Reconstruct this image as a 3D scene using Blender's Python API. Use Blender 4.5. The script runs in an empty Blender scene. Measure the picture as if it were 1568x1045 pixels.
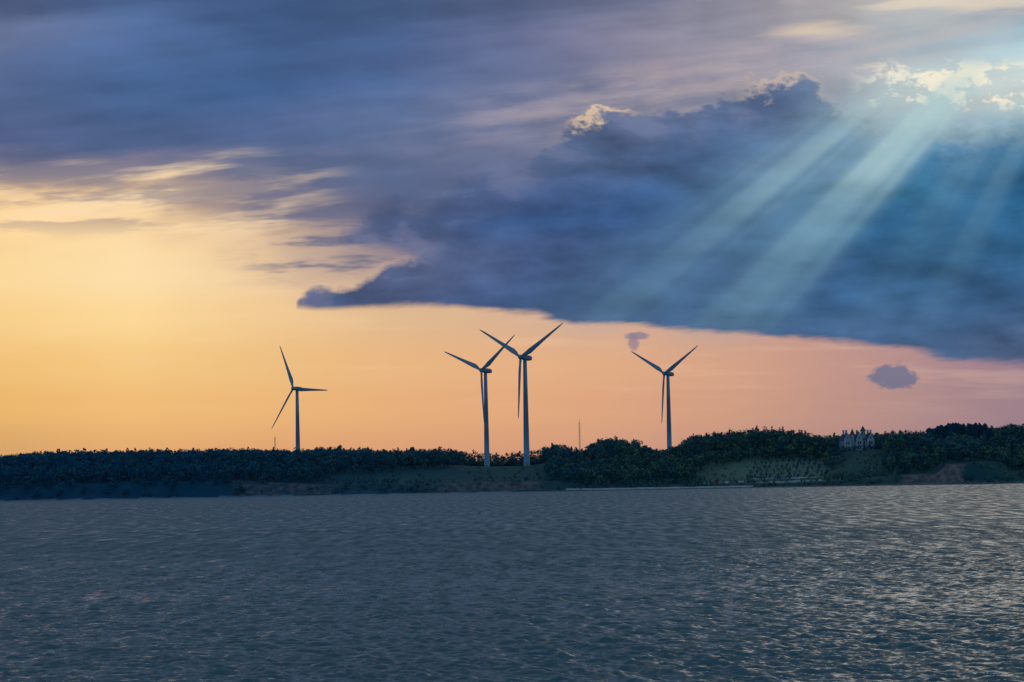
import bpy, math, random
import numpy as np
from mathutils import Vector, Matrix
random.seed(7); rng=np.random.default_rng(7)
scene=bpy.context.scene
scene.view_settings.view_transform='Standard'
scene.view_settings.look='None'
scene.view_settings.exposure=0
# ------------------------------------------------------------------ camera
F=4355.0; H=10.0; YS=1950.0; ROLL=math.radians(1.02)
HOR=754.0-H*F/YS            # horizon row at picture centre
cam=bpy.data.cameras.new("camera"); camo=bpy.data.objects.new("camera",cam)
scene.collection.objects.link(camo); scene.camera=camo
cam.sensor_width=36; cam.lens=100; cam.clip_start=1; cam.clip_end=60000
pitch=math.atan((HOR-522.5)/F)
camo.matrix_world=Matrix.Translation((0,0,H))@Matrix.Rotation(math.pi/2+pitch,4,'X')@Matrix.Rotation(-ROLL,4,'Z')
R3=camo.matrix_world.to_3x3()
def W(px,py,d):
    v=R3@Vector((px-784,-(py-522.5),-F)); v=v*(d/v.y); return Vector((v.x,v.y,v.z+H))
def hor(px): return HOR-(px-784)*math.tan(ROLL)
def lin(c):
    return tuple(((v/255)/12.92 if v/255<=0.04045 else ((v/255+0.055)/1.055)**2.4) for v in c)
def interp(t,x):
    k=sorted(t.keys()); return np.interp(x,k,[t[i] for i in k])
def sm(x): x=np.clip(x,0,1); return x*x*(3-2*x)
# ------------------------------------------------------------------ node helper
class NT:
    def __init__(s,nt): s.nt=nt; s.n=nt.nodes; s.l=nt.links
    def put(s,inp,v):
        if isinstance(v,bpy.types.NodeSocket): s.l.new(v,inp)
        elif isinstance(v,(tuple,list)):
            v=tuple(v)
            if len(inp.default_value)==4 and len(v)==3: v=v+(1,)
            inp.default_value=v
        else: inp.default_value=v
    def m(s,op,a,b=0.0,c=None,clamp=False):
        n=s.n.new('ShaderNodeMath'); n.operation=op; n.use_clamp=clamp
        s.put(n.inputs[0],a); s.put(n.inputs[1],b)
        if c is not None: s.put(n.inputs[2],c)
        return n.outputs[0]
    def add(s,a,b): return s.m('ADD',a,b)
    def sub(s,a,b): return s.m('SUBTRACT',a,b)
    def mul(s,a,b): return s.m('MULTIPLY',a,b)
    def step(s,v,a,b,lo=0.0,hi=1.0):
        n=s.n.new('ShaderNodeMapRange'); n.interpolation_type='SMOOTHSTEP'
        rev=a>b
        if rev: a,b,lo,hi=b,a,hi,lo
        s.put(n.inputs[0],v); n.inputs[1].default_value=a; n.inputs[2].default_value=b
        n.inputs[3].default_value=lo; n.inputs[4].default_value=hi
        return n.outputs[0]
    def vec(s,x,y,z=0.0):
        n=s.n.new('ShaderNodeCombineXYZ'); s.put(n.inputs[0],x); s.put(n.inputs[1],y); s.put(n.inputs[2],z); return n.outputs[0]
    def vm(s,op,a,b,sc=None):
        n=s.n.new('ShaderNodeVectorMath'); n.operation=op; s.put(n.inputs[0],a)
        if b is not None: s.put(n.inputs[1],b)
        if sc is not None: s.put(n.inputs[3],sc)
        return n.outputs[0]
    def noise(s,v,scale,detail=4,rough=0.55,dist=0.0,color=False):
        n=s.n.new('ShaderNodeTexNoise'); s.put(n.inputs['Vector'],v)
        n.inputs['Scale'].default_value=scale; n.inputs['Detail'].default_value=detail
        n.inputs['Roughness'].default_value=rough; n.inputs['Distortion'].default_value=dist
        return n.outputs['Color'] if color else n.outputs[0]
    def noise2(s,x,y,scale,detail=4,rough=0.55):
        n=s.n.new('ShaderNodeTexNoise'); n.noise_dimensions='2D'; s.put(n.inputs['Vector'],s.vec(x,y))
        n.inputs['Scale'].default_value=scale; n.inputs['Detail'].default_value=detail
        n.inputs['Roughness'].default_value=rough
        return n.outputs[0]
    def mix(s,f,a,b,mode='MIX'):
        n=s.n.new('ShaderNodeMix'); n.data_type='RGBA'; n.blend_type=mode; n.clamp_factor=True
        s.put(n.inputs[0],f); s.put(n.inputs[6],a); s.put(n.inputs[7],b); return n.outputs[2]
    def bg(s,c,st=1.0):
        n=s.n.new('ShaderNodeBackground'); s.put(n.inputs[0],c); n.inputs[1].default_value=st; return n.outputs[0]
    def mixs(s,f,a,b):
        n=s.n.new('ShaderNodeMixShader'); s.put(n.inputs[0],f); s.l.new(a,n.inputs[1]); s.l.new(b,n.inputs[2]); return n.outputs[0]
    def ramp(s,v,stops,inter='EASE'):
        n=s.n.new('ShaderNodeValToRGB'); n.color_ramp.interpolation=inter
        e=n.color_ramp.elements
        while len(e)<len(stops): e.new(0.5)
        for i,(p,c) in enumerate(stops):
            e[i].position=p; e[i].color=tuple(c)+(1,)
        s.put(n.inputs[0],v); return n.outputs[0]
    def curve(s,v,pts,lo,hi,scale):
        n=s.n.new('ShaderNodeValToRGB'); n.color_ramp.interpolation='LINEAR'; e=n.color_ramp.elements
        while len(e)<len(pts): e.new(0.5)
        for i,(p,y) in enumerate(pts):
            g=(y-lo)/(hi-lo); e[i].position=p/scale; e[i].color=(g,g,g,1)
        s.put(n.inputs[0],s.mul(v,1.0/scale))
        sp=s.n.new('ShaderNodeSeparateColor'); s.l.new(n.outputs[0],sp.inputs[0])
        return s.m('MULTIPLY_ADD',sp.outputs[0],hi-lo,lo)
# ------------------------------------------------------------------ world (sky)
SUNPX,SUNPY=1800.0,-220.0
sv=W(SUNPX,SUNPY,1000)-Vector((0,0,H)); sv.normalize()
sun_el=math.asin(sv.z); sun_az=math.atan2(sv.x,sv.y)
world=bpy.data.worlds.new("World"); scene.world=world; world.use_nodes=True
T=NT(world.node_tree); T.n.clear()
tc=T.n.new('ShaderNodeTexCoord')
sx=T.n.new('ShaderNodeSeparateXYZ'); T.l.new(tc.outputs['Generated'],sx.inputs[0])
X,Y,Z=sx.outputs
Yc=T.m('MAXIMUM',Y,0.05)
U=T.mul(T.m('DIVIDE',X,Yc),F); V=T.sub(T.mul(T.m('DIVIDE',Z,Yc),F),HOR-522.5)
cr,sr=math.cos(ROLL),math.sin(ROLL)
px=T.add(T.sub(T.mul(U,cr),T.mul(V,sr)),784)          # azimuth-like sky coordinate
py=T.sub(522.5,T.add(T.mul(U,sr),T.mul(V,cr)))        # elevation-like sky coordinate (down)
px=T.m('MINIMUM',T.m('MAXIMUM',px,-3000),5000); py=T.m('MAXIMUM',py,-6000)
k=T.mul(px,0.001); l=T.mul(py,0.001)
tilt=T.add(l,T.mul(k,0.10))
ns1=T.noise2(T.add(k,3.1),T.mul(tilt,4.5),1.6,3,0.5)
ns2=T.noise2(T.add(k,7.3),T.mul(tilt,8.0),4.0,4,0.52)
np1=T.noise2(T.add(k,1.7),T.mul(l,1.6),9.0,4,0.58)
np2=T.noise2(T.add(k,5.2),T.mul(l,1.7),28.0,3,0.62)
lg=T.noise2(T.add(k,9.4),T.mul(l,2.6),5.0,4,0.52)
lgb=T.noise2(T.add(k,9.430),T.mul(T.sub(l,0.018),2.6),5.0,4,0.52)
relief=T.mul(T.sub(lg,lgb),1.6)
pw=T.add(py,T.add(T.mul(T.sub(ns1,0.5),110),T.mul(T.sub(ns2,0.5),40)))
calm=T.step(py,360,470)
pyA=T.add(T.mul(pw,T.sub(1.0,T.mul(calm,0.75))),T.mul(py,T.mul(calm,0.75)))
pxw=T.add(px,T.mul(T.sub(np1,0.5),60))
pxn=T.mul(pxw,1/1568.0)
cols=[0,200,400,600,800,1000,1200,1400,1568]
def rows(py_,rws):
    out=None; prev=None
    for y,cs in rws:
        st=[(min(1,c/1568.0),lin(q)) for c,q in zip(cols,cs)]
        r=T.ramp(pxn,st,'LINEAR')
        if out is None: out=r
        else: out=T.mix(T.step(py_,prev,y),out,r)
        prev=y
    return out
A=rows(pyA,[
(-1500,[(108,120,140),(104,119,140),(102,118,140),(102,118,140),(104,120,140),(106,122,142),(110,126,143),(116,129,142),(122,131,140)]),
(-250,[(94,108,136),(88,106,138),(86,104,138),(88,106,138),(94,110,138),(102,116,140),(116,128,144),(132,142,151),(142,146,152)]),
(0,[(74,88,122),(68,92,132),(62,88,130),(68,90,128),(84,96,130),(110,114,138),(154,150,160),(190,188,182),(156,174,188)]),
(60,[(100,112,146),(80,104,148),(68,97,142),(75,98,142),(102,110,146),(138,134,154),(152,152,168),(164,178,188),(152,182,195)]),
(130,[(82,102,142),(71,100,145),(68,98,145),(78,102,146),(106,116,150),(122,126,152),(150,150,165),(168,182,190),(185,205,208)]),
(200,[(82,97,137),(82,101,142),(82,102,144),(90,108,146),(115,121,152),(150,146,156),(150,160,175),(160,185,195),(170,195,205)]),
(250,[(120,118,140),(128,122,140),(100,110,142),(88,104,140),(105,112,144),(120,124,150),(140,150,170),(150,180,195),(150,180,195)]),
(300,[(225,190,150),(222,188,150),(130,122,138),(90,102,137),(94,105,140),(120,120,145),(120,130,160),(120,130,160),(120,130,160)]),
(345,[(246,208,152),(247,213,162),(228,191,153),(104,109,138),(92,104,140),(120,120,145),(120,130,160),(120,130,160),(120,130,160)]),
(420,[(248,214,154),(250,220,168),(240,205,160),(182,154,145),(182,152,146),(162,142,145),(150,130,150),(140,120,150),(130,115,145)]),
(480,[(245,205,139),(249,213,150),(238,199,145),(221,183,143),(215,175,145),(208,166,146),(192,154,145),(155,131,145),(125,112,140)]),
(560,[(238,190,118),(242,198,130),(235,189,128),(230,180,129),(226,174,131),(218,167,132),(202,154,134),(176,139,139),(150,124,141)]),
(620,[(233,180,108),(237,186,118),(233,181,119),(228,173,121),(223,167,124),(214,160,128),(197,150,130),(174,138,136),(153,126,137)]),
(700,[(212,162,106),(224,168,111),(222,163,113),(217,158,117),(211,154,121),(201,149,125),(184,140,128),(164,131,133),(146,121,133)]),
])
high=T.step(py,420,250)
mot=T.m('MULTIPLY_ADD',T.mul(T.add(T.mul(T.sub(ns1,0.5),0.55),T.add(T.mul(T.sub(ns2,0.5),0.32),T.mul(relief,0.22))),high),1.0,1.03)
A=T.mix(1.0,A,T.vec(mot,mot,mot),'MULTIPLY')
lineY=T.sub(330,T.mul(px,0.20))
dl=T.m('ABSOLUTE',T.sub(T.add(py,T.mul(T.sub(ns1,0.5),70)),lineY))
stk=T.mul(T.mul(T.step(dl,70,5),T.step(px,500,950)),T.step(T.add(ns2,T.mul(np1,0.4)),0.5,0.95))
A=T.mix(T.mul(stk,0.5),A,lin((200,178,172)))
band=T.mul(T.mul(T.step(pw,225,270),T.step(pw,385,325)),T.step(px,560,380))
fs=T.step(ns2,0.42,0.66)
A=T.mix(T.mul(T.mul(band,fs),0.75),A,lin((250,220,176)))
fd2=T.step(T.noise2(T.add(k,11.0),T.mul(T.add(l,T.mul(k,0.03)),7.0),4.0,4,0.58),0.46,0.62)
A=T.mix(T.mul(T.mul(T.mul(T.step(py,240,280),T.step(py,375,320)),T.step(px,520,380)),T.mul(fd2,0.7)),A,lin((150,138,142)))
band2=T.mul(T.mul(T.step(py,300,335),T.step(py,450,405)),T.mul(T.step(px,300,470),T.step(px,720,600)))
A=T.mix(T.mul(T.mul(band2,T.m('MULTIPLY_ADD',fd2,0.75,0.25)),0.88),A,lin((110,110,136)))
sfs=T.step(T.noise2(k,T.mul(l,12.0),3.0,3,0.55),0.5,0.75)
A=T.mix(T.mul(T.mul(sfs,T.mul(T.step(py,400,450),T.step(py,660,560))),0.20),A,lin((255,210,170)))
# ---- main dark cloud bank
pf=T.add(T.add(T.mul(T.sub(np1,0.5),85),T.mul(T.sub(np2,0.5),45)),T.mul(T.sub(lg,0.5),60))
pf=T.mul(pf,T.step(px,560,760,0.45,1.0))
topE=T.curve(px,[(0,600),(440,600),(454,458),(480,447),(520,442),(545,430),(590,412),(640,388),(690,310),(740,266),(790,246),(840,216),(880,192),(940,176),(1010,166),(1060,160),(1110,142),(1170,132),(1230,130),(1290,148),(1350,175),(1450,190),(1568,170)],0,600,1568)
botE=T.curve(px,[(0,470),(455,472),(480,476),(620,473),(700,474),(800,484),(880,498),(1000,500),(1060,512),(1120,520),(1210,521),(1310,527),(1400,538),(1450,552),(1568,557)],0,600,1568)
puf=T.add(T.sub(py,topE),pf)
soft=T.m('MAXIMUM',T.step(px,1150,1400),T.mul(T.mul(T.step(px,640,700),T.step(px,860,790)),0.75))
mt=T.mix(soft,T.step(puf,-4,14),T.step(puf,-50,75))
bt=T.add(T.sub(botE,py),T.add(T.mul(T.sub(ns2,0.5),T.step(px,500,800,10,34)),T.mul(T.sub(np1,0.5),T.step(px,500,800,6,20))))
mb=T.step(bt,-4,12)
MB=T.mul(mt,mb)
top2=T.curve(px,[(0,600),(505,600),(515,362),(545,344),(575,312),(605,298),(630,318),(680,296),(740,270),(900,270),(901,600),(1568,600)],0,600,1568)
bot2=T.curve(px,[(0,300),(505,366),(560,376),(620,392),(680,430),(800,470),(1568,470)],0,600,1568)
m2=T.mul(T.step(T.add(T.sub(py,top2),pf),-22,26),T.step(T.add(T.sub(bot2,py),T.add(T.mul(T.sub(ns2,0.5),50),T.mul(T.sub(np1,0.5),40))),-6,16))
MB=T.m('MAXIMUM',MB,T.mul(m2,0.85))
pyB=T.add(py,T.add(T.mul(T.sub(ns1,0.5),80),T.mul(T.sub(np1,0.5),40)))
B=rows(pyB,[
(160,[(88,104,140)]*5+[(94,108,142),(82,104,140),(96,138,163),(60,118,152)]),
(230,[(82,99,136)]*4+[(84,102,138),(74,97,136),(68,102,142),(68,117,152),(38,97,138)]),
(300,[(80,96,134)]*3+[(82,97,135),(66,89,133),(58,90,135),(59,102,142),(58,112,148),(34,91,134)]),
(340,[(76,92,130)]*3+[(72,91,132),(57,85,130),(53,86,132),(59,100,139),(48,100,140),(39,92,133)]),
(400,[(76,92,130)]*3+[(88,99,134),(71,91,132),(57,85,128),(62,96,136),(50,94,133),(46,91,130)]),
(460,[(70,86,122)]*3+[(76,90,127),(60,85,125),(56,85,125),(60,94,133),(52,91,130),(56,92,132)]),
(545,[(84,97,132)]*3+[(84,97,132),(76,92,128),(72,95,132),(68,97,133),(66,94,131),(78,98,132)]),
])
mB=T.add(T.m('MULTIPLY_ADD',T.sub(np1,0.5),0.30,1.02),T.add(T.add(T.mul(T.sub(ns2,0.5),0.38),T.mul(T.sub(np2,0.5),0.14)),T.mul(relief,0.78)))
B=T.mix(1.0,B,T.vec(mB,mB,mB),'MULTIPLY')
flank=T.mul(T.mul(T.step(puf,80,10),T.step(relief,-0.02,0.16)),T.step(px,1300,1100))
B=T.mix(T.mul(flank,0.28),B,lin((135,132,158)))
rim=T.mul(T.step(puf,-15,-3),T.sub(1.0,mt))
rimx=T.m('MAXIMUM',T.mul(T.step(px,860,890),T.step(px,990,940)),T.mul(T.mul(T.step(px,1120,1180),T.step(px,1290,1220)),0.5))
rimx=T.m('MAXIMUM',rimx,T.mul(T.mul(T.step(px,470,500),T.step(px,640,590)),0.2))
A=T.mix(T.mul(T.mul(rim,rimx),0.6),A,lin((248,214,165)))
C=T.mixs(MB,T.bg(A),T.bg(B))
def over(C,f,col): return T.mixs(f,C,T.bg(lin(col)))
def blob(C,cx,cy,rx,ry,col,s=1.0,soft_=0.4):
    dx=T.mul(T.sub(px,cx),1/rx); dy=T.mul(T.sub(py,cy),1/ry)
    r=T.add(T.m('SQRT',T.add(T.mul(dx,dx),T.mul(dy,dy))),T.add(T.mul(T.sub(np2,0.5),1.6),T.mul(T.sub(np1,0.5),1.2)))
    return over(C,T.mul(T.step(r,1.0+soft_,1.0-soft_),s),col)
C=blob(C,1366,577,32,16,(106,112,140),0.85,0.25)
C=blob(C,976,515,15,5,(128,118,142),0.75,0.4)
C=blob(C,970,526,7,12,(140,125,143),0.75,0.4)
m=T.mul(T.mul(T.step(px,1290,1400),T.step(py,185,140)),T.step(py,80,112))
C=over(C,T.mul(m,0.30),(225,222,208))
C=over(C,T.mul(m,T.step(T.add(T.mul(np1,0.55),T.mul(np2,0.45)),0.48,0.57)),(253,240,214))
m=T.mul(T.mul(T.step(px,1180,1320),T.step(py,26,4)),T.step(ns2,0.4,0.65))
C=over(C,T.mul(m,0.5),(240,222,190))
dxs=T.mul(T.sub(px,1240),1/60); dys=T.mul(T.sub(py,47),1/11)
m=T.step(T.add(T.m('SQRT',T.add(T.mul(dxs,dxs),T.mul(dys,dys))),T.mul(T.sub(ns2,0.5),4.0)),1.7,0.1)
C=over(C,T.mul(m,0.6),(236,210,178))
# crepuscular rays
tt=T.m('DIVIDE',T.sub(SUNPX,px),T.m('MAXIMUM',T.sub(py,SUNPY),30))
tn=T.noise2(T.add(tt,4.2),0.0,6.5,2,0.5)
main=T.mul(T.step(tt,0.79,0.885),T.step(tt,1.60,0.95))
main=T.mul(main,T.m('MULTIPLY_ADD',T.step(tn,0.3,0.7),0.7,0.48))
rgt=T.mul(T.mul(T.step(tt,0.35,0.55),T.step(tt,0.80,0.62)),T.m('MULTIPLY_ADD',T.step(tn,0.4,0.6),0.16,0.08))
ray=T.add(main,rgt)
fall=T.mul(T.step(py,50,190),T.m('MULTIPLY_ADD',T.step(py,520,180),0.52,0.33))
fall=T.mul(fall,T.step(py,565,450))
ray=T.mul(T.mul(ray,fall),T.m('MULTIPLY_ADD',T.sub(lg,0.5),0.9,0.92))
C=T.mixs(ray,C,T.bg(T.mix(T.step(py,150,400),lin((176,205,208)),lin((122,164,183)))))
# nishita sky for the rest of the dome, plus an added even blue fill that lifts the backlit land
sky=T.n.new('ShaderNodeTexSky'); sky.sky_type='NISHITA'; sky.sun_disc=False
sky.sun_elevation=sun_el; sky.sun_rotation=sun_az
sky.air_density=1.0; sky.dust_density=1.0; sky.ozone_density=2.0
ad=T.n.new('ShaderNodeAddShader'); T.l.new(T.bg(sky.outputs[0],0.07),ad.inputs[0]); T.l.new(T.bg((0.20,0.38,0.55,1),0.8),ad.inputs[1])
wo=T.n.new('ShaderNodeOutputWorld'); T.l.new(T.mixs(T.step(Y,0.25,0.6),ad.outputs[0],C),wo.inputs[0])
world.cycles.sampling_method='NONE'
# sun (veiled by the cloud bank)
sd=bpy.data.lights.new("sun","SUN"); so=bpy.data.objects.new("sun",sd); scene.collection.objects.link(so)
sd.energy=0.04; sd.angle=math.radians(16); sd.color=(1.0,0.86,0.70)
so.rotation_euler=sv.to_track_quat('Z','Y').to_euler()
# ------------------------------------------------------------------ materials
def mat(name,fn,rough=0.8,spec=0.3):
    m=bpy.data.materials.new(name); m.use_nodes=True; t=NT(m.node_tree)
    b=t.n['Principled BSDF']; b.inputs['Roughness'].default_value=rough; b.inputs['Specular IOR Level'].default_value=spec
    fn(t,b); return m
def simple(name,col,var=0.25,scale=0.5,rough=0.7,spec=0.3):
    def fn(t,b):
        tcn=t.n.new('ShaderNodeTexCoord'); nz=t.noise(tcn.outputs['Object'],scale,3)
        f=t.m('MULTIPLY_ADD',t.sub(nz,0.5),2*var,1.0)
        t.l.new(t.mix(1.0,tuple(col)+(1,),t.vec(f,f,f),'MULTIPLY'),b.inputs['Base Color'])
    return mat(name,fn,rough,spec)
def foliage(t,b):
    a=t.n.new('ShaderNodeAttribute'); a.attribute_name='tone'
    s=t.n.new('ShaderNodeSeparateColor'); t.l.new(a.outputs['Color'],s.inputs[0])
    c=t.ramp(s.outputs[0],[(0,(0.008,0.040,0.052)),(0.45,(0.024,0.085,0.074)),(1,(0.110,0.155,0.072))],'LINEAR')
    d=t.ramp(s.outputs[0],[(0,(0.002,0.055,0.115)),(1,(0.008,0.085,0.155))],'LINEAR')  # blue leaf tones: distance haze put into the colour, also used for dark pines
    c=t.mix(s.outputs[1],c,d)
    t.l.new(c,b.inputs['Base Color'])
M_fol=mat("foliage",foliage,0.8,0.05)
M_bark=simple("bark",(0.03,0.04,0.045),0.3,1.0,0.9,0.05)
def ground(t,b):
    a=t.n.new('ShaderNodeAttribute'); a.attribute_name='earth'
    s=t.n.new('ShaderNodeSeparateColor'); t.l.new(a.outputs['Color'],s.inputs[0])
    tcn=t.n.new('ShaderNodeTexCoord')
    n1=t.noise(tcn.outputs['Object'],0.02,5,0.6); n2=t.noise(tcn.outputs['Object'],0.25,4,0.6)
    g=t.mix(t.step(n1,0.35,0.65),(0.010,0.040,0.046),(0.028,0.066,0.050))
    g=t.mix(t.step(n2,0.4,0.7),g,(0.014,0.044,0.046))
    g=t.mix(s.outputs[2],g,(0.004,0.042,0.080))
    lw=t.mix(t.step(n1,0.4,0.6),(0.050,0.095,0.080),(0.075,0.115,0.085))
    g=t.mix(a.outputs['Alpha'],g,lw)
    e=t.mix(t.step(n2,0.35,0.65),(0.045,0.048,0.06),(0.13,0.098,0.10))
    f=t.m('MULTIPLY',s.outputs[0],t.step(t.add(n2,t.mul(s.outputs[0],0.30)),0.50,0.74))
    c=t.mix(f,g,e)
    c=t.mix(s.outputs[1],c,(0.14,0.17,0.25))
    t.l.new(c,b.inputs['Base Color'])
M_ground=mat("grass_and_clay",ground,0.95,0.05)
def watr(t,b):
    b.inputs['Base Color'].default_value=(0.018,0.064,0.078,1)
    b.inputs['IOR'].default_value=1.33; b.inputs['Specular IOR Level'].default_value=0.5
    b.inputs['Roughness'].default_value=0.22
    g=t.n.new('ShaderNodeNewGeometry'); sp=t.n.new('ShaderNodeSeparateXYZ'); t.l.new(g.outputs['Position'],sp.inputs[0])
    v=t.vec(t.mul(sp.outputs[0],0.8),sp.outputs[1],0.0)
    # small wavelets as slope noise; facets that face the open lake dominate toward the far shore
    a=t.noise(v,2.4,2,0.6,0,True)
    gust=t.noise(v,0.012,3,0.5); gf=t.m('MULTIPLY_ADD',gust,0.7,0.65)
    sa=t.n.new('ShaderNodeSeparateXYZ'); t.l.new(a,sa.inputs[0])
    patch=t.noise2(t.mul(sp.outputs[0],0.42),t.mul(sp.outputs[1],0.045),1.0,3,0.6)
    far=t.step(sp.outputs[1],170,560)
    ox=t.mul(t.sub(sa.outputs[0],0.5),0.8)
    oy0=t.sub(sa.outputs[1],0.5)
    oyf=t.m('MULTIPLY',t.add(t.mul(t.m('ABSOLUTE',oy0),0.9),t.m('MULTIPLY_ADD',patch,0.62,-0.19)),-1.25)
    oyn=t.add(t.mul(oy0,1.0),t.m('MULTIPLY_ADD',patch,-0.5,0.20))
    oy=t.add(t.mul(oyn,t.sub(1.0,far)),t.mul(oyf,far))
    off=t.vm('SCALE',t.vec(ox,oy,0.0),None,gf)
    n=t.vm('NORMALIZE',t.vm('ADD',g.outputs['Normal'],off),None)
    t.l.new(n,b.inputs['Normal'])
M_water=mat("lake_water",watr,0.22,0.5)
M_turb=simple("turbine_paint",(0.085,0.165,0.25),0.06,0.05,0.5)
M_steel=simple("galvanised_steel",(0.08,0.09,0.11),0.1,1,0.5)
M_stone=simple("grey_stone",(0.19,0.24,0.30),0.25,0.4,0.8)
M_wall=simple("seawall_concrete",(0.30,0.32,0.37),0.35,0.2,0.8)
M_slate=simple("slate_roof",(0.02,0.04,0.065),0.25,0.8,0.6)
M_glass=simple("window_glass",(0.012,0.02,0.03),0.2,0.8,0.15,0.5)
M_rock=simple("shore_rock",(0.08,0.09,0.11),0.4,0.6,0.9)
# ------------------------------------------------------------------ mesh helpers
def np_mesh(name,verts,faces,mats,parent=None,fm=None,smooth=False,attr=None):
    verts=np.asarray(verts,dtype=np.float32); faces=np.asarray(faces,dtype=np.int32)
    me=bpy.data.meshes.new(name); nf,k_=faces.shape
    me.vertices.add(len(verts)); me.vertices.foreach_set('co',verts.ravel())
    me.loops.add(nf*k_); me.loops.foreach_set('vertex_index',faces.ravel())
    me.polygons.add(nf); me.polygons.foreach_set('loop_start',np.arange(0,nf*k_,k_,dtype=np.int32))
    me.polygons.foreach_set('loop_total',np.full(nf,k_,dtype=np.int32))
    if fm is not None: me.polygons.foreach_set('material_index',np.asarray(fm,dtype=np.int32))
    me.polygons.foreach_set('use_smooth',np.full(nf,smooth))
    for m_ in mats: me.materials.append(m_)
    me.update(calc_edges=True)
    if attr:
        for an,av in attr.items():
            a=me.attributes.new(an,'FLOAT_COLOR','POINT'); a.data.foreach_set('color',np.asarray(av,dtype=np.float32).ravel())
    o=bpy.data.objects.new(name,me); scene.collection.objects.link(o)
    if parent: o.parent=parent
    return o
def pymesh(name,verts,faces,m,parent=None,smooth=False):
    me=bpy.data.meshes.new(name); me.from_pydata([tuple(v) for v in verts],[],faces); me.materials.append(m)
    if smooth:
        for p in me.polygons: p.use_smooth=True
    me.update(); o=bpy.data.objects.new(name,me); scene.collection.objects.link(o)
    if parent: o.parent=parent
    return o
def loft(rings,closed=True,cap=True):
    n=len(rings[0]); v=[p for r in rings for p in r]; f=[]
    for i in range(len(rings)-1):
        for j in range(n):
            a=i*n+j; b=i*n+(j+1)%n; f.append((a,b,b+n,a+n))
    if cap: f.append(tuple(range(n))[::-1]); f.append(tuple(range((len(rings)-1)*n,len(rings)*n)))
    return v,f
def empty(name,loc,rz=0):
    e=bpy.data.objects.new(name,None); e.location=loc; e.rotation_euler=(0,0,rz); e.empty_display_size=2
    scene.collection.objects.link(e); return e
# ------------------------------------------------------------------ terrain
SKY={-900:690,-300:694,0:698,60:693,120:691,300:690,370:688,450:690,500:687,600:690,680:689,740:692,800:691,835:686,850:682,870:688,890:690,905:680,930:672,965:674,990:685,1010:690,1035:684,1055:668,1100:664,1150:656,1200:658,1240:666,1290:668,1330:666,1380:662,1415:662,1450:660,1510:658,1530:654,1568:650,1900:645,2600:650}
BL={-900:10,380:12,500:8,690:7,815:8,900:3,1060:3,1250:4,1375:8,1390:15,1465:15,1480:9,1568:8,2500:8}
YP={-900:2150,0:2150,500:2130,830:2110,1000:2200,1060:2350,1260:2300,1300:2190,1568:2200,2500:2200}
def topz(p,y): return (HOR-(p-784)*math.tan(ROLL)-interp(SKY,p))/F*y+H
def pxof(x,y): return 784+F*x/y
def vn(x,y,s,seed):
    return (np.sin(x*s+seed)+np.sin(y*s*1.3+seed*2.1)+np.sin((x*0.7+y*0.6)*s*1.7+seed*3.3)+np.sin((x*0.5-y*0.9)*s*2.3+seed))/4
def shore(x): return YS+vn(x,x*0,0.03,1)*6+vn(x,x*0,0.11,4)*2
def gnd(x,y):
    x=np.asarray(x,float); y=np.asarray(y,float)
    p=pxof(x,np.full_like(x,2150.0))
    ys=shore(x)
    P=topz(p,2300.0)-13
    b=interp(BL,p)
    yp=interp(YP,p)
    bl=b*(1+0.12*vn(x,x*0,0.09,5))
    z=bl*sm((y-ys)/16)+(P-bl)*sm((y-ys-16)/(yp-ys-16))
    z=z+vn(x,y,0.05,2)*0.5*sm((y-ys)/20)
    z=np.where(y<ys,(y-ys)*0.12,z)
    z=np.where(y<ys-1,np.maximum(z,-4),z)
    return z
xs=np.concatenate([np.linspace(-4000,-620,40),np.arange(-610,611,3.0),np.linspace(620,4000,40)])
ysr=np.concatenate([np.arange(1930,2000,2.0),np.arange(2000,2500,6.0),np.linspace(2500,20000,40)])
XX,YY=np.meshgrid(xs,ysr); ZZ=gnd(XX,YY)
nx,ny=len(xs),len(ysr)
idx=np.arange(nx*ny).reshape(ny,nx)
fc=np.stack([idx[:-1,:-1],idx[:-1,1:],idx[1:,1:],idx[1:,:-1]],-1).reshape(-1,4)
PP=pxof(XX,YY)
EA={-900:0.1,340:0.12,370:0.55,495:0.6,520:0.2,640:0.3,690:0.7,815:0.8,830:0.2,900:0.1,1370:0.1,1384:0.95,1466:0.95,1476:0.1,2600:0.1}
earth=interp(EA,PP)*(YY<YS+22)*(ZZ>0.6)
shore_strip=((ZZ>-0.4)&(ZZ<0.4)&(YY<YS+14)).astype(float)*interp({-900:.8,860:.8,900:0.3,1568:0.2,2600:0.2},PP)  # pale lavender strip along the waterline
haze_blu=interp({-900:1,300:1,600:0.5,1000:0.2,2600:0.2},PP)  # distance haze put into the ground colour as blue, strongest at left
lawn=interp({-900:0,560:0,600:0.15,830:0.2,850:0,1060:0,1080:0.7,1140:1,1258:1,1275:0.2,1345:0.2,1350:0,2600:0},PP)*sm((YY-YS-12)/12)*sm((2200-YY)/40)
col=np.stack([earth,shore_strip,haze_blu,lawn],-1)
np_mesh("ground",np.stack([XX,YY,ZZ],-1).reshape(-1,3),fc,[M_ground],smooth=True,attr={'earth':col.reshape(-1,4)})
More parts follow.
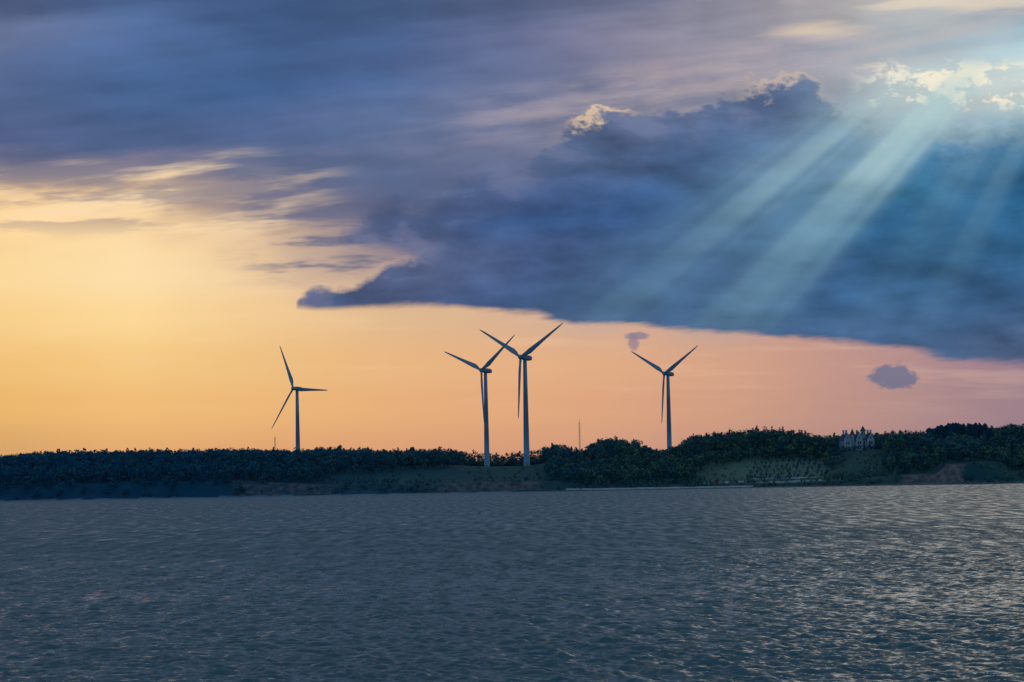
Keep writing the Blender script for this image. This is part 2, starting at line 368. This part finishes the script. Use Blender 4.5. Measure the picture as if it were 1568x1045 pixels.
# ------------------------------------------------------------------ trees
class Grove:
    def __init__(s): s.v=[];s.t=[];s.tv=[];s.tf=[];s.nt=0
    def leaf(s,C,N,size,tone):
        n=len(C)
        a=rng.normal(size=(n,3)); a-= (a*N).sum(1)[:,None]*N; a/=np.linalg.norm(a,axis=1)[:,None]+1e-6
        b=np.cross(N,a); sz=size[:,None]
        q=np.stack([C+a*sz,C+b*sz*0.8,C-a*sz*0.9,C-b*sz*0.7],1)
        s.v.append(q.reshape(-1,3)); s.t.append(np.repeat(tone,4,axis=0))
    def stick(s,p0,p1,r0,r1):
        p0=np.array(p0);p1=np.array(p1); d=p1-p0; d=d/np.linalg.norm(d)
        u=np.cross(d,[0.3,0.9,0.1]); u/=np.linalg.norm(u); w=np.cross(d,u)
        for p,r in ((p0,r0),(p1,r1)):
            for k_ in range(4):
                an=k_*math.pi/2; s.tv.append(p+r*(u*math.cos(an)+w*math.sin(an)))
        b=s.nt
        for k_ in range(4): s.tf.append((b+k_,b+(k_+1)%4,b+4+(k_+1)%4,b+4+k_))
        s.nt+=8
    def broad(s,x,y,z,h,w,dark=0.0,nl=150,low=0.38):
        base=rng.uniform(-0.1,0.9)
        s.stick((x,y,z-0.5),(x,y,z+h*0.55),0.022*h+0.05,0.012*h)
        nlob=rng.integers(5,10)
        cc=[];rr=[]
        for i in range(nlob):
            an=rng.uniform(0,6.283); ra=rng.uniform(0.1,0.66)*w/2; hh=rng.uniform(low,0.90)*h
            cc.append((x+ra*math.cos(an),y+ra*math.sin(an),z+hh)); rr.append(rng.uniform(0.15,0.32)*w*(1.2-0.6*hh/h))
            if i<3: s.stick((x,y,z+h*0.32*min(1,low/0.38)),cc[-1],0.010*h,0.004*h)
        cc=np.array(cc); rr=np.array(rr)
        li=rng.integers(0,nlob,nl)
        N=rng.normal(size=(nl,3)); N[:,2]+=0.25; N/=np.linalg.norm(N,axis=1)[:,None]
        rad=rr[li]*rng.uniform(0.55,1.25,nl)
        C=cc[li]+N*rad[:,None]*np.array([1,1,0.9])
        C[:,2]=np.maximum(C[:,2],z+0.05*h)
        N2=N+rng.normal(size=(nl,3))*0.4; N2/=np.linalg.norm(N2,axis=1)[:,None]
        size=rng.uniform(0.3,0.72,nl)*(0.5+w/16)
        lt=rng.uniform(-0.25,0.25,nlob)
        tone=np.clip(base*0.85+lt[li]+0.36*N[:,2]+0.30*(C[:,2]-z)/h-0.22+rng.uniform(-.12,.12,nl),0,1)  # random tone, plus crown shading painted in: higher and upward leaves lighter
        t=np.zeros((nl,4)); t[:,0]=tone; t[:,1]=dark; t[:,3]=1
        s.leaf(C,N2,size,t)
    def conifer(s,x,y,z,h,w,dark=0.7,nl=170):
        s.stick((x,y,z-0.5),(x,y,z+h*0.97),0.02*h,0.03)
        q=rng.uniform(0,1,nl)**0.9; hh=0.05+0.95*q
        r=w/2*(1-q)**0.38*(0.8+0.2*np.sin(q*38+rng.uniform(0,6)))*rng.uniform(0.3,1.1,nl)+0.1
        an=rng.uniform(0,6.283,nl)
        C=np.stack([x+r*np.cos(an),y+r*np.sin(an),z+hh*h-0.15*r],-1)
        N=np.stack([np.cos(an),np.sin(an),np.full(nl,0.7)],-1)+rng.normal(size=(nl,3))*0.35; N/=np.linalg.norm(N,axis=1)[:,None]
        t=np.zeros((nl,4)); t[:,0]=rng.uniform(0,0.12,nl); t[:,1]=dark; t[:,3]=1
        s.leaf(C,N,rng.uniform(0.4,0.9,nl),t)
    def build(s,name):
        v=np.concatenate(s.v); n=len(v); t=np.concatenate(s.t)
        f=np.arange(n).reshape(-1,4)
        tv=np.array(s.tv); tf=np.array(s.tf)+n
        tt=np.zeros((len(tv),4)); tt[:,3]=1
        fm=np.concatenate([np.zeros(len(f)),np.ones(len(tf))])
        return np_mesh(name,np.concatenate([v,tv]),np.concatenate([f,tf]),[M_fol,M_bark],fm=fm,attr={'tone':np.concatenate([t,tt])})
YMIN={-900:1954,370:1956,390:1966,480:1975,500:2040,690:2070,712:2420,826:2420,834:1985,870:1976,1000:1985,1055:2000,1072:2150,1255:2150,1272:2080,1282:2212,1343:2212,1350:2030,1384:1990,1466:1990,1474:1975,1568:1965,2600:1965}
def haze_mix(p): return float(interp({-900:0.95,0:0.93,300:0.82,500:0.6,700:0.45,830:0.45,1000:0.2,1250:0.15,1400:0.3,1568:0.25,2600:0.3},p))  # share of painted blue haze in the leaves, falling off to the right
G=Grove()
y=1956.0
while y<2520:
    step=7.5 if y<2230 else 9
    x=-0.235*y
    while x<0.235*y:
        xx=x+rng.uniform(-3.2,3.2); yy=y+rng.uniform(-3.5,3.5)
        x+=step*rng.uniform(0.8,1.15)
        p=pxof(xx,yy)
        if yy<interp(YMIN,p)+rng.uniform(-3,6): continue
        z=float(gnd(xx,yy)); 
        if z<0.6: continue
        tz=float(topz(p,yy))
        clump=1.6*float(vn(np.array(xx),np.array(yy),0.085,8))
        if yy>2180: h=tz-z+clump+rng.normal()*1.3-abs(rng.normal())*1.5+(rng.uniform(1,3.2) if rng.uniform()<0.06 else 0)
        else: h=rng.uniform(6.5,13.5)
        h=min(h,tz-z+rng.uniform(-1.5,1.5)+(2.0 if yy>2180 else 0),18)
        if h<3.0: continue
        if 1418<p<1512 and yy>2190: continue
        if h>9 and rng.uniform()<0.05 and yy<2400: G.conifer(xx,yy,z,min(h+1.5,tz-z+2.5),5.5,min(1,haze_mix(p)+0.3),120); continue
        G.broad(xx,yy,z,h,rng.uniform(0.65,0.95)*h if h<10 else rng.uniform(6,11),dark=min(1,max(0,haze_mix(p)+rng.normal()*0.13)),nl=100 if yy>2260 else 140,low=0.2)
    y+=step*0.9
for p,top,w in [(517,680,9),(630,681,10),(668,685,8),(850,681,17),(927,671,24),(948,672,18),(905,678,14),(972,673,17),(360,687,8),(1160,654,14),(1215,656,14),(1100,662,14),(1062,665,13),(1235,658,8),(1268,661,8),(1380,660,12),(1548,650,16),(1528,651,12),(1190,655,10),(1128,659,9),(120,688,9),(255,687,8),(585,686,7)]:
    yy=2235; xx=(p-784)/F*yy; z=float(gnd(xx,yy)); tz=(hor(p)-top)/F*yy+H
    G.broad(xx,yy,z,tz-z,w*0.52*1.3,dark=0.5,nl=320)
for (a0,a1,y0,n_) in [(690,840,2422,170),(1262,1290,2165,14),(1336,1362,2165,14),(1290,1336,2160,7)]:
    for i in range(n_):
        p=rng.uniform(a0,a1); yy=y0+rng.uniform(0,22); xx=(p-784)/F*yy
        G.broad(xx,yy,float(gnd(xx,yy)),rng.uniform(4,6.5) if y0>2400 else rng.uniform(2.0,5),6,dark=0.5,nl=80,low=0.1)
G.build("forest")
# shoreline shrubs
G=Grove()
for i in range(3800):
    yy=YS+rng.uniform(0,1)**1.5*210+4; xx=rng.uniform(-0.235,0.235)*yy; p=pxof(xx,yy)
    if interp(EA,p)>0.5 and rng.uniform()<0.72 and yy<YS+25: continue
    if 1384<p<1466 and yy<YS+40 and rng.uniform()<0.85: continue
    if 1285<p<1342 and yy>2150: continue
    if 725<p<815 and yy>2095: continue
    z=float(gnd(xx,yy))
    if z<0.5 or yy>interp(YMIN,p): continue
    if yy>YS+30 and (510<p<830 or 1070<p<1260) and rng.uniform()<0.85: continue
    h=rng.uniform(1.5,4.5); G.broad(xx,yy,z,h,h*1.3,dark=haze_mix(p),nl=34,low=0.2)
G.build("shrubs")
# orchard rows on the lawn
G=Grove()
for r in range(5):
    yy0=2006+r*30
    for i in range(16):
        p=1140+i*8.6+r*3+rng.uniform(-2,2)
        if p>1262: continue
        yy=yy0+i*1.5; xx=(p-784)/F*yy; z=float(gnd(xx,yy))
        if rng.uniform()<0.15: continue
        G.broad(xx,yy,z,rng.uniform(3.2,5.2),rng.uniform(3.2,4.6),dark=0.7,nl=60)
for i in range(15):
    p=952+i*8.3+rng.uniform(-1.5,1.5); yy=1978; xx=(p-784)/F*yy
    G.broad(xx,yy,float(gnd(xx,yy)),rng.uniform(3.8,5.6),4.0,dark=0.5,nl=70)
G.build("orchard_trees")
# dark pines right of the mansion
G=Grove()
for i,p in enumerate(np.arange(1419,1512,4.2)):
    for r in range(2):
        q=p+rng.uniform(-2,2); top=interp({1419:656,1436:652,1450:648,1480:649,1505:648,1512:655},q)+rng.uniform(-0.5,3.5)
        yy=2150+r*12+rng.uniform(-5,5); xx=(q-784)/F*yy; z=float(gnd(xx,yy)); tz=(hor(q)-top)/F*yy+H
        G.conifer(xx,yy,z,tz-z,8.0,0.55,420)
for i in range(80):
    p=rng.uniform(1405,1512); yy=rng.uniform(2040,2140); xx=(p-784)/F*yy; z=float(gnd(xx,yy))
    G.broad(xx,yy,z,rng.uniform(8,13),9,dark=0.6,nl=130,low=0.2)
G.build("pine_grove")
# ------------------------------------------------------------------ water
t0=0.26; ncol=700
tcol=np.linspace(-t0,t0,ncol)
yr=np.concatenate([[-400,-100,20,60,80,95,105,110],np.exp(np.arange(math.log(112),math.log(620),0.0012)),np.exp(np.linspace(math.log(625),math.log(1975),90))])
YW=np.repeat(yr[:,None],ncol,1); XW=tcol[None,:]*np.maximum(YW,60)
ZW=np.zeros_like(YW)
ny0=8; ny1=int(np.searchsorted(yr,620))
ysub=YW[ny0:ny1]; xsub=XW[ny0:ny1]; zs=np.zeros_like(ysub)
for i in range(56):
    lam=0.45*(3.6/0.45)**rng.uniform(0,1)
    th=math.radians(75)+rng.normal()*0.55
    kx,ky=math.cos(th)*2*math.pi/lam,math.sin(th)*2*math.pi/lam
    amp=0.0122*lam**0.75
    fade=np.clip(lam/(ysub*0.0030)-0.6,0,1)
    zs+=amp*fade*np.sin(kx*xsub+ky*ysub+rng.uniform(0,6.28)+0.8*np.sin(xsub*0.31+ysub*0.23+i))
gust=0.9+0.35*vn(xsub,ysub,0.035,6)
ZW[ny0:ny1]=zs*gust*sm((620-ysub)/200)
nyw=len(yr); idx=np.arange(nyw*ncol).reshape(nyw,ncol)
fc=np.stack([idx[:-1,:-1],idx[:-1,1:],idx[1:,1:],idx[1:,:-1]],-1).reshape(-1,4)
wv=np.stack([XW,YW,ZW],-1).reshape(-1,3)
n0=len(wv); ext=np.array([[-9000,-3000,-0.8],[9000,-3000,-0.8],[9000,1990,-0.8],[-9000,1990,-0.8]])
np_mesh("water",np.concatenate([wv,ext]),np.concatenate([fc,[[n0,n0+1,n0+2,n0+3]]]),[M_water],smooth=True)
# ------------------------------------------------------------------ turbines
def turbine(hx,hy,d,angs,yaw):
    hub=W(hx,hy,d); ov=5.2; yr_=math.radians(yaw); tl=math.radians(5)
    a=Vector((-math.sin(yr_),-math.cos(yr_),0))
    ax=(a*math.cos(tl)+Vector((0,0,math.sin(tl)))).normalized()
    hv=Vector((math.cos(yr_),-math.sin(yr_),0)); up=(-a*math.sin(tl)+Vector((0,0,math.cos(tl)))).normalized()
    tb=Vector((hub.x,hub.y,0))-a*ov
    gz=float(gnd(tb.x,tb.y)); ht=hub.z-1.8-gz
    E=empty("wind_turbine",(tb.x,tb.y,gz))
    o0=Vector((tb.x,tb.y,gz))
    rings=[]
    for q in [0,0.004,0.005,0.33,0.331,0.66,0.661,1.0]:
        r=2.35-0.95*q+ (0.35 if q<0.0045 else 0)+(0.03 if q in(0.331,0.661) else 0)
        rings.append([(r*math.cos(k_*math.pi/12),r*math.sin(k_*math.pi/12),-1+q*(ht+1)) for k_ in range(24)])
    v,f=loft(rings); pymesh("tower",v,f,M_turb,E,True)
    v=[(-0.5,-2.42,0.4),(0.5,-2.42,0.4),(0.5,-2.36,2.6),(-0.5,-2.36,2.6),(-0.5,-2.2,0.4),(0.5,-2.2,0.4),(0.5,-2.2,2.6),(-0.5,-2.2,2.6)]
    pymesh("door",v,[(0,1,2,3),(0,4,5,1),(3,2,6,7),(1,5,6,2),(0,3,7,4)],M_steel,E)
    def loc(p): return p-o0
    rings=[]
    for s_,w_,h_ in [(3.2,1.1,1.2),(2.6,1.7,1.8),(0,2.0,2.05),(-4.5,2.0,2.0),(-6.6,1.7,1.6),(-7.2,1.1,1.2)]:
        c=hub-ax*ov+ax*s_+Vector((0,0,0.2)); ring=[]
        for k_ in range(16):
            an=k_*math.pi/8; cx=abs(math.cos(an))**0.5*math.copysign(1,math.cos(an)); cy=abs(math.sin(an))**0.5*math.copysign(1,math.sin(an))
            ring.append(loc(c+hv*cx*w_+up*cy*h_))
        rings.append(ring)
    v,f=loft(rings); pymesh("nacelle",v,f,M_turb,E,True)
    rings=[]
    for s_,r in [(-2.2,1.5),(-1.5,1.75),(0.6,1.75),(1.6,1.3),(2.3,0.7),(2.6,0.1)]:
        rings.append([loc(hub+ax*s_+(hv*math.cos(k_*math.pi/8)+up*math.sin(k_*math.pi/8))*r) for k_ in range(16)])
    v,f=loft(rings); pymesh("hub",v,f,M_turb,E,True)
    for bi,an in enumerate(angs):
        an=math.radians(an); rd=hv*math.cos(an)+up*math.sin(an); td=hv*(-math.sin(an))+up*math.cos(an)
        rings=[]
        for q,ch,th_,tw in [(0.02,1.9,1.9,0),(0.06,2.0,1.8,5),(0.13,3.1,1.25,18),(0.2,3.9,0.95,16),(0.32,3.3,0.7,11),(0.5,2.5,0.48,6),(0.7,1.85,0.32,3),(0.86,1.35,0.2,1),(0.96,0.9,0.12,0),(1.0,0.25,0.05,0)]:
            c=hub+rd*(46.5*q)+ax*(0.6*q*q); t_=math.radians(tw+6)
            cd=td*math.cos(t_)+ax*math.sin(t_); nd=ax*math.cos(t_)-td*math.sin(t_)
            ring=[]
            for k_ in range(12):
                a_=k_*math.pi/6
                xx=math.cos(a_)*0.5; yy=math.sin(a_)*0.5*(1 if q<0.07 else (0.75+0.5*xx))
                ring.append(loc(c+cd*(xx*ch-0.18*ch*(q>0.07))+nd*yy*th_))
            rings.append(ring)
        v,f=loft(rings); pymesh("blade_%d"%(bi+1),v,f,M_turb,E,True)
turbine(449,595,2700,(116,-4,236),40)
turbine(737,567,2403,(38,158,278),41)
turbine(797,547,2124,(31,151,271),39)
turbine(1017,572,2596,(31,152,270),44)
# ------------------------------------------------------------------ masts
def mast(px_,top,d,w):
    x=(px_-784)/F*d; z=float(gnd(x,d)); tz=W(px_,top,d).z
    x=W(px_,top,d).x
    E=empty("radio_mast",(x,d,z)); h=tz-z
    v=[];f=[]
    def rod(p0,p1,r):
        p0=Vector(p0);p1=Vector(p1); dd=(p1-p0).normalized(); u=dd.cross(Vector((0.31,0.9,0.2))).normalized(); w_=dd.cross(u); b=len(v)
        for p in (p0,p1):
            for k_ in range(4): v.append(p+(u*math.cos(k_*1.5708)+w_*math.sin(k_*1.5708))*r)
        for k_ in range(4): f.append((b+k_,b+(k_+1)%4,b+4+(k_+1)%4,b+4+k_))
    c=[(w*math.cos(a),w*math.sin(a)) for a in (0.5,2.6,4.7)]
    n=int(h/2)
    for i in range(3):
        rod((c[i][0],c[i][1],0),(c[i][0]*0.8,c[i][1]*0.8,h*0.93),0.09)
        for j in range(n):
            a=c[i];b=c[(i+1)%3]; z0=h*0.93*j/n; z1=h*0.93*(j+1)/n
            rod((a[0],a[1],z0),(b[0],b[1],z1),0.05)
    pymesh("lattice",v,f,M_steel,E)
    v=[];f=[]; rod((0,0,h*0.9),(0,0,h),0.12); pymesh("antenna",v,f,M_steel,E)
mast(887,642,2330,0.75)
mast(421,667,2330,0.7)
# ------------------------------------------------------------------ gothic mansion
def mansion():
    d=2190; x=(1312-784)/F*d; z=float(gnd(x,d))
    E=empty("gothic_mansion",(x,d,z-0.3),math.radians(6)); E.scale=(0.97,0.97,0.95)
    wv=[];wf=[];rv=[];rf=[];gv=[];gf=[];tv=[];tf=[]
    def box(V_,F_,x0,x1,y0,y1,z0,z1):
        b=len(V_); V_+= [(x0,y0,z0),(x1,y0,z0),(x1,y1,z0),(x0,y1,z0),(x0,y0,z1),(x1,y0,z1),(x1,y1,z1),(x0,y1,z1)]
        F_+= [tuple(b+i for i in q) for q in [(0,3,2,1),(4,5,6,7),(0,1,5,4),(1,2,6,5),(2,3,7,6),(3,0,4,7)]]
    def gable(x0,x1,y0,y1,z0,zr):
        xm=(x0+x1)/2; b=len(wv)
        wv.extend([(x0,y0,z0),(x1,y0,z0),(xm,y0,zr),(x0,y1,z0),(x1,y1,z0),(xm,y1,zr)]); wf.extend([(b,b+1,b+2),(b+3,b+5,b+4)])
        o=0.5; b=len(rv); t=0.35; s=(zr-z0)/(xm-x0)
        for sgn,xe in((-1,x0),(1,x1)):
            b=len(rv); xe2=xe+sgn*o; ze=z0-o*s
            rv.extend([(xe2,y0+0.3,ze+.02),(xm,y0+0.3,zr+.02),(xm,y1,zr+.02),(xe2,y1,ze+.02),(xe2,y0+0.3,ze+t),(xm,y0+0.3,zr+t),(xm,y1,zr+t),(xe2,y1,ze+t)])
            rf.extend([tuple(b+i for i in q) for q in [(0,3,2,1),(4,5,6,7),(0,1,5,4),(2,3,7,6),(3,0,4,7)]])
    def spire(cx,cy,r,z0,z1,n=8):
        b=len(rv)
        for k_ in range(n): rv.append((cx+r*math.cos(k_*6.2832/n),cy+r*math.sin(k_*6.2832/n),z0))
        rv.append((cx,cy,z1))
        for k_ in range(n): rf.append((b+k_,b+(k_+1)%n,b+n))
    box(wv,wf,-13.5,12.5,0,12,0,8.2)
    b=len(rv); rv.extend([(-14,-0.4,8.2),(13,-0.4,8.2),(13,12.4,8.2),(-14,12.4,8.2),(-12.5,6,13.2),(11.5,6,13.2)]); rf.extend([(b,b+1,b+5,b+4),(b+2,b+3,b+4,b+5),(b,b+4,b+3),(b+1,b+2,b+5),(b,b+3,b+2,b+1)])
    for x0,x1,zr,yf in [(-12.5,-6.5,14,-2.0),(-3,2.6,15,-2.6),(6.2,12,14,-2.0)]:
        box(wv,wf,x0,x1,yf,-0.01,0,8.6); gable(x0,x1,yf,6,8.6,zr)
        xm=(x0+x1)/2
        for zz,hh in((1.0,2.4),(4.9,2.4)):
            for dx in (-1.4,0.3): box(gv,gf,xm+dx,xm+dx+1.1,yf-0.05,yf+0.1,zz,zz+hh)
        box(gv,gf,xm-0.45,xm+0.45,yf-0.05,yf+0.1,9.0,11.0)
    for xc in (-5.0,4.2):
        for zz in (1.0,4.9): box(gv,gf,xc-0.55,xc+0.55,-0.05,0.1,zz,zz+2.3)
    box(tv,tf,-13.6,12.6,-0.12,-0.02,4.2,4.5)
    box(gv,gf,3.3,5.1,-0.09,0.12,0,0.9)
    box(wv,wf,2.7,5.9,2.0,5.4,8,15.6); spire(4.3,3.7,2.6,15.6,20.0,8)
    for dx in (0.5,1.9): box(gv,gf,2.7+dx,3.5+dx,1.95,2.05,12.6,14.6)
    rings=[[(-5+1.7*math.cos(k_*math.pi/4),1.0+1.7*math.sin(k_*math.pi/4),q) for k_ in range(8)] for q in (0,13.0)]
    v,f=loft(rings); b=len(wv); wv.extend(v); wf.extend([tuple(b+i for i in q) for q in f]); spire(-5,1,2.1,13.0,18.0)
    for cx,cy in [(-11,6),(-8.5,7),(0,7),(8.5,6),(11,6.5)]:
        box(tv,tf,cx-0.7,cx+0.7,cy-0.5,cy+0.5,10.5,16.2); box(tv,tf,cx-0.85,cx+0.85,cy-0.65,cy+0.65,16.2,16.6)
    pymesh("walls",wv,wf,M_stone,E); pymesh("roof",rv,rf,M_slate,E); pymesh("windows",gv,gf,M_glass,E); pymesh("chimneys_and_trim",tv,tf,M_stone,E)
mansion()
# ------------------------------------------------------------------ seawall, terrace walls and cars near the shore
def wall(name,p0,p1,yfun,hgt):
    v=[];f=[]; ps=np.arange(p0,p1,4.0)
    for i,p in enumerate(ps):
        x=(p-784)/F*(YS+20); y0=yfun(x); z=float(gnd(x,y0)); zb=min(z,z)-1.0
        h=max(z,0)+hgt+0.1*math.sin(p*0.13)
        v+= [(x,y0,zb),(x,y0+0.2,h),(x,y0+0.9,h),(x,y0+1.1,zb)]
        if i:
            b=4*i
            for j in range(3): f.append((b-4+j,b+j,b+j+1,b-3+j))
    f.append((0,1,2,3)); b=4*(len(ps)-1); f.append((b+3,b+2,b+1,b))
    pymesh(name,v,f,M_wall)
wall("seawall",862,1150,lambda x: float(shore(np.array(x)))+3.0,1.4)
wall("terrace_wall",1150,1262,lambda x: float(shore(np.array(x)))+24.0,1.1)
wall("terrace_wall",1160,1262,lambda x: float(shore(np.array(x)))+78.0,1.0)
def car(p,d,colr):
    x=(p-784)/F*d; z=float(gnd(x,d)); E=empty("parked_car",(x,d,z+0.05),rng.uniform(-0.2,0.2))
    m_=simple("car_paint",colr,0.03,1,0.3,0.5)
    prof=[(-2.2,0.35),(2.2,0.35),(2.25,0.85),(1.3,0.98),(0.6,1.5),(-1.2,1.52),(-1.9,1.0),(-2.25,0.9)]
    v=[(a,-0.85,b) for a,b in prof]+[(a,0.85,b) for a,b in prof]; n=8
    f=[tuple(range(n)),tuple(range(2*n-1,n-1,-1))]+[(i,i+n,(i+1)%n+n,(i+1)%n) for i in range(n)]
    pymesh("body",v,f,m_,E)
    gl=[(0.5,1.42),(1.05,1.02),(-1.6,1.04),(-1.1,1.42)]
    pymesh("windows",[(a,-0.86,b) for a,b in gl]+[(a,0.86,b) for a,b in gl],[(0,1,2,3),(7,6,5,4)],M_glass,E)
    v=[];f=[]
    for cx in(-1.35,1.35):
        for cy in(-0.8,0.8):
            b=len(v)
            for yy in(cy-0.12,cy+0.12):
                for k_ in range(12): v.append((cx+0.34*math.cos(k_*math.pi/6),yy,0.34+0.34*math.sin(k_*math.pi/6)))
            f+= [(b+k_,b+(k_+1)%12,b+12+(k_+1)%12,b+12+k_) for k_ in range(12)]+[tuple(range(b,b+12)),tuple(range(b+23,b+11,-1))]
    pymesh("wheels",v,f,M_glass,E)
for p,c in [(1078,(0.5,0.5,0.52)),(1092,(0.35,0.05,0.04)),(1108,(0.6,0.6,0.62)),(1121,(0.08,0.1,0.14)),(1131,(0.55,0.5,0.45))]:
    car(p,1974,c)
v=[];f=[]
def rock(x,y,z,r):
    b=len(v)
    for q in [(1,0,0),(-1,0,0),(0,1,0),(0,-1,0),(0,0,1),(0,0,-1)]:
        s_=r*rng.uniform(0.6,1.2); v.append((x+q[0]*s_,y+q[1]*s_,z+q[2]*s_*0.7))
    for q in [(0,2,4),(2,1,4),(1,3,4),(3,0,4),(2,0,5),(1,2,5),(3,1,5),(0,3,5)]: f.append(tuple(b+i for i in q))
for i in range(2200):
    p=rng.uniform(840,1700); 
    x=(p-784)/F*YS; yy=float(shore(np.array(x)))+rng.uniform(-0.5,3.5)
    z=float(gnd(x,yy)); rock(x,yy,max(z,-0.2)+0.1,rng.uniform(0.4,1.0))
pymesh("shore_rocks",v,f,M_rock)
